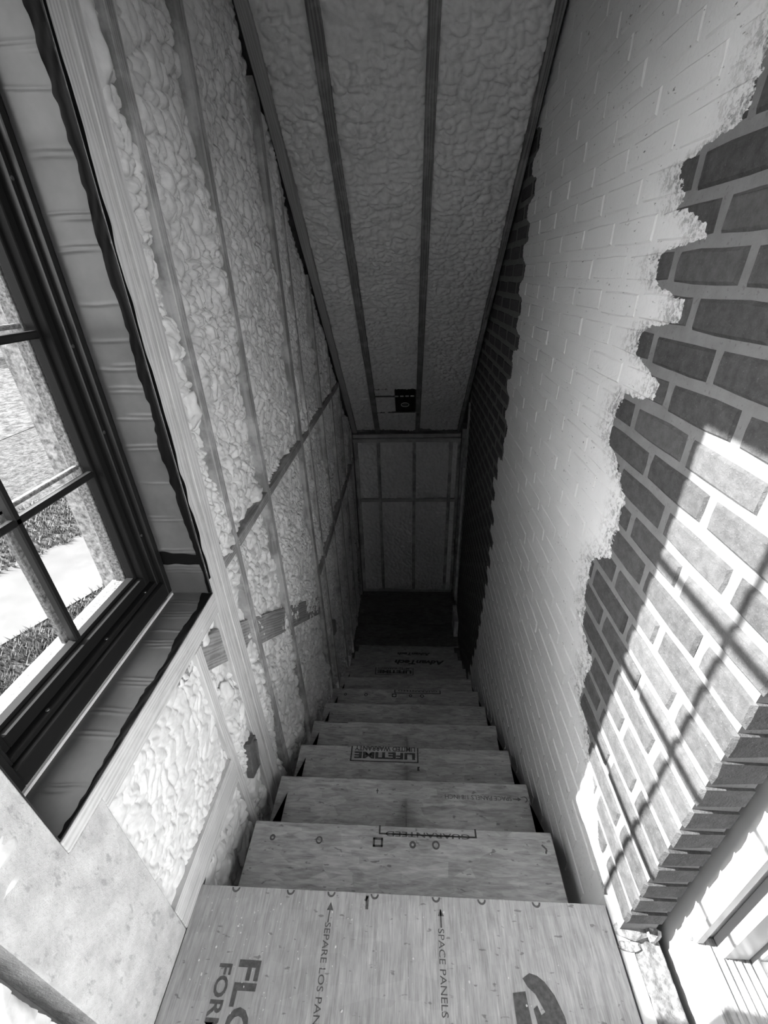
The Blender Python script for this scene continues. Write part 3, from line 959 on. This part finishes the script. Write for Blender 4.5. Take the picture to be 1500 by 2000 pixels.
# tread 3: large stamp
def stamp(T, z, x0, x1, yb_, ye, th, bold):
    polys('stamp_border', [bar(x0, yb_, x1, yb_, .005), bar(x0 + .003, yb_, x0 + .003, ye, .007), bar(x1 - .003, yb_, x1 - .003, ye, .007)], z, INK, T)
    text('LIFETIME', x1 - .018, yb_ + .012 + th, z, th, x1 - x0 - .036, math.pi, INK, T, bold) if False else None
    t = text('LIFETIME', x1 - .016, yb_ + .013 + th, z, th, x1 - x0 - .034, math.pi, INK, T, bold)
    text('LIMITED WARRANTY', x1 - .016, ye + .003, z, ye + .003 - (yb_ + .019 + th), x1 - x0 - .034, math.pi, INK, T, .02)
    return t
stamp(treads[3], -3 * RISE, -.294, .046, .718, .7925, .034, .045)
polys('stamp_mark', [[(.040, .678), (.052, .678), (.048, .688), (.052, .698), (.040, .698)]], -3 * RISE, INK, treads[3])
polys('stamp_mark', ringp(-.530, .690, .012, .004, 8, -1.6, 1.6), -3 * RISE, INKS, treads[3])
# tread 6: the same small marks
T6 = treads[6]; z6 = -6 * RISE
for cx, r in ((-.465, .011), (-.314, .013), (.011, .012), (.093, .014)):
    polys('stamp_mark', ringp(cx, 1.538, r, .006), z6, INK, T6)
polys('stamp_mark', [bar(-.121, 1.525, -.121, 1.551, .007), bar(-.095, 1.525, -.095, 1.551, .007), bar(-.124, 1.527, -.092, 1.527, .007), bar(-.124, 1.549, -.092, 1.549, .007)], z6, INK, T6)
polys('stamp_border', [bar(-.107, 1.560, .229, 1.560, .006), bar(-.104, 1.560, -.104, 1.588, .007), bar(.226, 1.560, .226, 1.588, .007)], z6, INK, T6)
text('GUARANTEED', .205, 1.5865, z6, .016, .285, math.pi, INK, T6, .012)
stamp(treads[8], -8 * RISE, -.297, .037, 2.040, 2.1155, .036, .05)
text('AdvanTech', .338, 2.375, -9 * RISE, .052, .475, math.pi, INK, treads[9], .045, shear=.25)
text('AdvanTech', .22, 2.643, -10 * RISE, .036, .34, math.pi, INK, treads[10], .04, shear=.25)
polys('stamp_border', [bar(-.50, 1.052, -.36, 1.052, .006)], -4 * RISE, INKS, treads[4])
# upper landing prints
LD = -math.pi / 2
text('FLOORING', -.438, -.143, 0, .058, .43, LD, INKS, floor, .03)
text('FORMAT', -.487, -.152, 0, .034, .19, LD, INKS, floor, .025)
text('SEPARE LOS PANELES', -.229, -.062, 0, .016, .232, LD, INKS, floor)
polys('arrow', [bar(-.222, -.062, -.220, -.034, .003), [(-.229, -.036), (-.211, -.036), (-.220, -.018)]], 0, INKS, floor)
text('SPACE PANELS 1/8 INCH', .077, -.062, 0, .016, .262, LD, INKS, floor)
polys('arrow', [bar(.086, -.060, .086, -.022, .004), [(.078, -.036), (.095, -.036), (.086, -.022)]], 0, INKS, floor)
for cx in (-.50, -.340, -.222, -.098, .075, .202, .352):
    polys('stamp_mark', ringp(cx, .004, .012, .005, 8, math.pi, 2 * math.pi), 0, INKS, floor)
polys('stamp_mark', [bar(-.118, .0, -.118, -.030, .008), bar(-.124, -.012, -.118, -.002, .006)], 0, INKS, floor)
text('2', .40, -.138, 0, .11, .09, math.pi, INKS, floor, .06) if False else None
# large rounded letter at the lower right
polys('lettering', [
    [(.252, -.172), (.283, -.168), (.292, -.30), (.250, -.30)],
    [(.281, -.146), (.300, -.136), (.318, -.140), (.322, -.20), (.306, -.172), (.290, -.160)],
    [(.318, -.140), (.334, -.150), (.352, -.172), (.366, -.205), (.372, -.30), (.330, -.30), (.326, -.215), (.322, -.20)],
    [(.322, -.20), (.326, -.215), (.330, -.30), (.302, -.30), (.300, -.225), (.296, -.196), (.306, -.190), (.312, -.205)]], 0, INKS, floor)

# ================================================================== THINGS
# recessed lamp housing between the rafters
def cpt(x, y, d): 
    q = Vector((x, y, CK * (CY0 - y))) + nrm * d
    return Vector((q.x, q.y, q.z))
hb = cpt(-.04, 3.43, 0)
hs = tag(empty('recessed_light_housing', hb), 'black recessed lamp housing between two rafters near the stair foot', 'light fixture')
def slab(name, x0, x1, ya, yb_, d0, d1, mat, parent, bevel=.003):
    pts = [cpt(x0, ya, d0), cpt(x1, ya, d0), cpt(x1, yb_, d0), cpt(x0, yb_, d0), cpt(x0, ya, d1), cpt(x1, ya, d1), cpt(x1, yb_, d1), cpt(x0, yb_, d1)]
    return link(name, finish(hexa(pts), bevel), mat, parent)
slab('housing_box', -.128, .060, 3.30, 3.575, .010, .085, BLACKBOX, hs)
slab('housing_plate', -.122, .056, 3.385, 3.570, .004, .0105, BLACKBOX, hs)
slab('hanger_bar', -.306, -.128, 3.372, 3.380, .000, .012, METAL, hs, .001)
for k in range(4):
    slab('hanger_bar', -.125 + .047 * k, -.094 + .047 * k, 3.372, 3.380, .002, .0098, LENS, hs, .001)
slab('hanger_bar', -.306, .064, 3.571, 3.580, .000, .010, METAL, hs, .001)
bm = bmesh.new()
cc = cpt(-.035, 3.476, .002)
ex = Vector((1, 0, 0))
R_ = []
for i in range(24):
    a = 2 * math.pi * i / 24
    d_ = ex * math.cos(a) * .040 + sd * math.sin(a) * .040
    R_.append([bm.verts.new(cc + d_), bm.verts.new(cc + d_ * .84 - nrm * .003), bm.verts.new(cc + d_ * .80 + nrm * .0015)])
for i in range(24):
    p, q = R_[i], R_[(i + 1) % 24]
    bm.faces.new((p[0], q[0], q[1], p[1])); bm.faces.new((p[1], q[1], q[2], p[2]))
link('lamp_ring', finish(bm), LENS, hs)
bm = bmesh.new()
bmesh.ops.create_circle(bm, cap_ends=True, segments=20, radius=.024)
bmesh.ops.transform(bm, matrix=Matrix.Translation(cc) @ (-nrm).to_track_quat('Z', 'Y').to_matrix().to_4x4(), verts=bm.verts)
link('lamp_socket', finish(bm), METAL, hs)

# plaster flecks on the landing and treads
def flecks(name, spots, label):
    bm = bmesh.new()
    for (x, y, z, s) in spots:
        bmesh.ops.create_icosphere(bm, subdivisions=1, radius=s, matrix=Matrix.Translation((x, y, z + s * .28)) @ Matrix.Rotation(random.uniform(0, 3), 4, 'Z') @ Matrix.Diagonal((1, random.uniform(.5, 1.6), .4, 1)))
    return tag(link(name, finish(bm), WHITEP, None), label, 'debris', 'stuff')
sp = []
for i in range(120):
    x = random.uniform(-.58, .53); y = -.02 - abs(random.gauss(0, .14))
    if random.random() < .5: x = random.uniform(-.58, -.15)
    sp.append((x, y, 0, random.choice((.0010, .0012, .0016, .0026))))
flecks('plaster_flecks', sp, 'white plaster flecks scattered over the upper landing boards')
sp = []
for n in range(1, 8):
    for i in range(7): sp.append((random.uniform(XT0 + .02, XT1 - .02), (n - random.uniform(.1, .9)) * RUN, -n * RISE, random.choice((.001, .0015, .002))))
cr = flecks('plaster_crumbs', sp, '')
del cr['label'], cr['category']
cr.parent = st; cr.location = cr.location - st.location

# ================================================================== OUTSIDE
GZ = -2.8
def ground(name, pts, z, mat, label, cat, sub=1):
    bm = bmesh.new()
    bm.faces.new([bm.verts.new((p[0], p[1], z)) for p in pts])
    bmesh.ops.recalc_face_normals(bm, faces=bm.faces)
    for f in bm.faces:
        if f.normal.z < 0: f.normal_flip()
    return tag(link(name, finish(bm), mat), label, cat, 'structure')
ground('lawn', [(-1.2, -70), (-1.2, 70), (-140, 70), (-140, -70)], GZ - .03, LAWN, 'mown lawn outside the window on both sides of the road', 'lawn')
d = Vector((.832, 1.671)).normalized()
def rl(p, t): return (p[0] + d.x * t, p[1] + d.y * t)
ground('road', [rl((-7.0, 5.42), -60), rl((-7.0, 5.42), 60), rl((-5.35, 4.1), 60), rl((-5.35, 4.1), -60)], GZ - .008, ROAD, 'pale road crossing the lawn outside the window', 'road')
ground('field', [(-15, -70), (-12, 70), (-140, 70), (-140, -70)], GZ - .015, FIELD, 'rough grass field beyond the lawn', 'field')
# grass tufts along the lawn edge seen through the panes
def tufts(n, fx, seed):
    r = np.random.default_rng(seed)
    V = []; F = []
    for i in range(n):
        x, y = fx(r)
        hh = r.uniform(.05, .14); a = r.uniform(0, 6.28)
        for k in range(3):
            a2 = a + k * 2.1; wv = .016
            dx, dy = math.cos(a2), math.sin(a2)
            b0 = len(V)
            V += [(x - dy * wv, y + dx * wv, GZ - .03), (x + dy * wv, y - dx * wv, GZ - .03), (x + dx * hh * .7, y + dy * hh * .7, GZ - .03 + hh)]
            F.append((b0, b0 + 1, b0 + 2))
    me = bpy.data.meshes.new('tuft'); me.from_pydata(V, [], F)
    return me
def fx(r):
    t = r.uniform(-5, 6); s = r.choice((r.uniform(.05, 1.2), r.uniform(-4.5, -1.95)))
    nx, ny = d.y, -d.x
    return (-5.35 + d.x * t + nx * s, 4.1 + d.y * t + ny * s)
tag(link('grass_tufts', tufts(9000, fx, 4), plain('tuft_green', .3, .8, .2, nscale=8, nlo=.02, nhi=.16)), 'short grass tufts beside the pale road', 'grass', 'stuff')
def tree(x, y, hgt, rad, seed, label):
    r = random.Random(seed)
    t = tag(empty('tree', (x, y, GZ - .02)), label, 'tree')
    bm = bmesh.new()
    bmesh.ops.create_cone(bm, cap_ends=True, segments=8, radius1=.22, radius2=.1, depth=hgt * .5, matrix=Matrix.Translation((x, y, GZ + hgt * .25)))
    link('trunk', finish(bm), BARK, t)
    V = []; F = []
    for i in range(2600):
        u = Vector((r.gauss(0, 1), r.gauss(0, 1), r.gauss(0, 1))).normalized() * rad * (r.random() ** .35)
        c = Vector((x + u.x, y + u.y, GZ + hgt * .62 + u.z * hgt * .38 / rad))
        a = Vector((r.gauss(0, 1), r.gauss(0, 1), r.gauss(0, 1))).normalized() * .2
        b_ = a.cross(Vector((r.gauss(0, 1), r.gauss(0, 1), r.gauss(0, 1)))).normalized() * .12
        k = len(V)
        V += [tuple(c - a), tuple(c + b_), tuple(c + a), tuple(c - b_)]
        F.append((k, k + 1, k + 2, k + 3))
    me = bpy.data.meshes.new('crown'); me.from_pydata(V, [], F)
    link('crown', me, LEAF, t)
tree(-30, 29, 5.2, 3.2, 1, 'leafy tree beyond the field, nearest the right edge of the window')
tree(-42, 40, 4.6, 3.6, 2, 'broad leafy tree standing behind the nearer tree across the field')
tree(-33, 22, 4.2, 2.8, 3, 'small leafy tree standing apart at the left of the field')
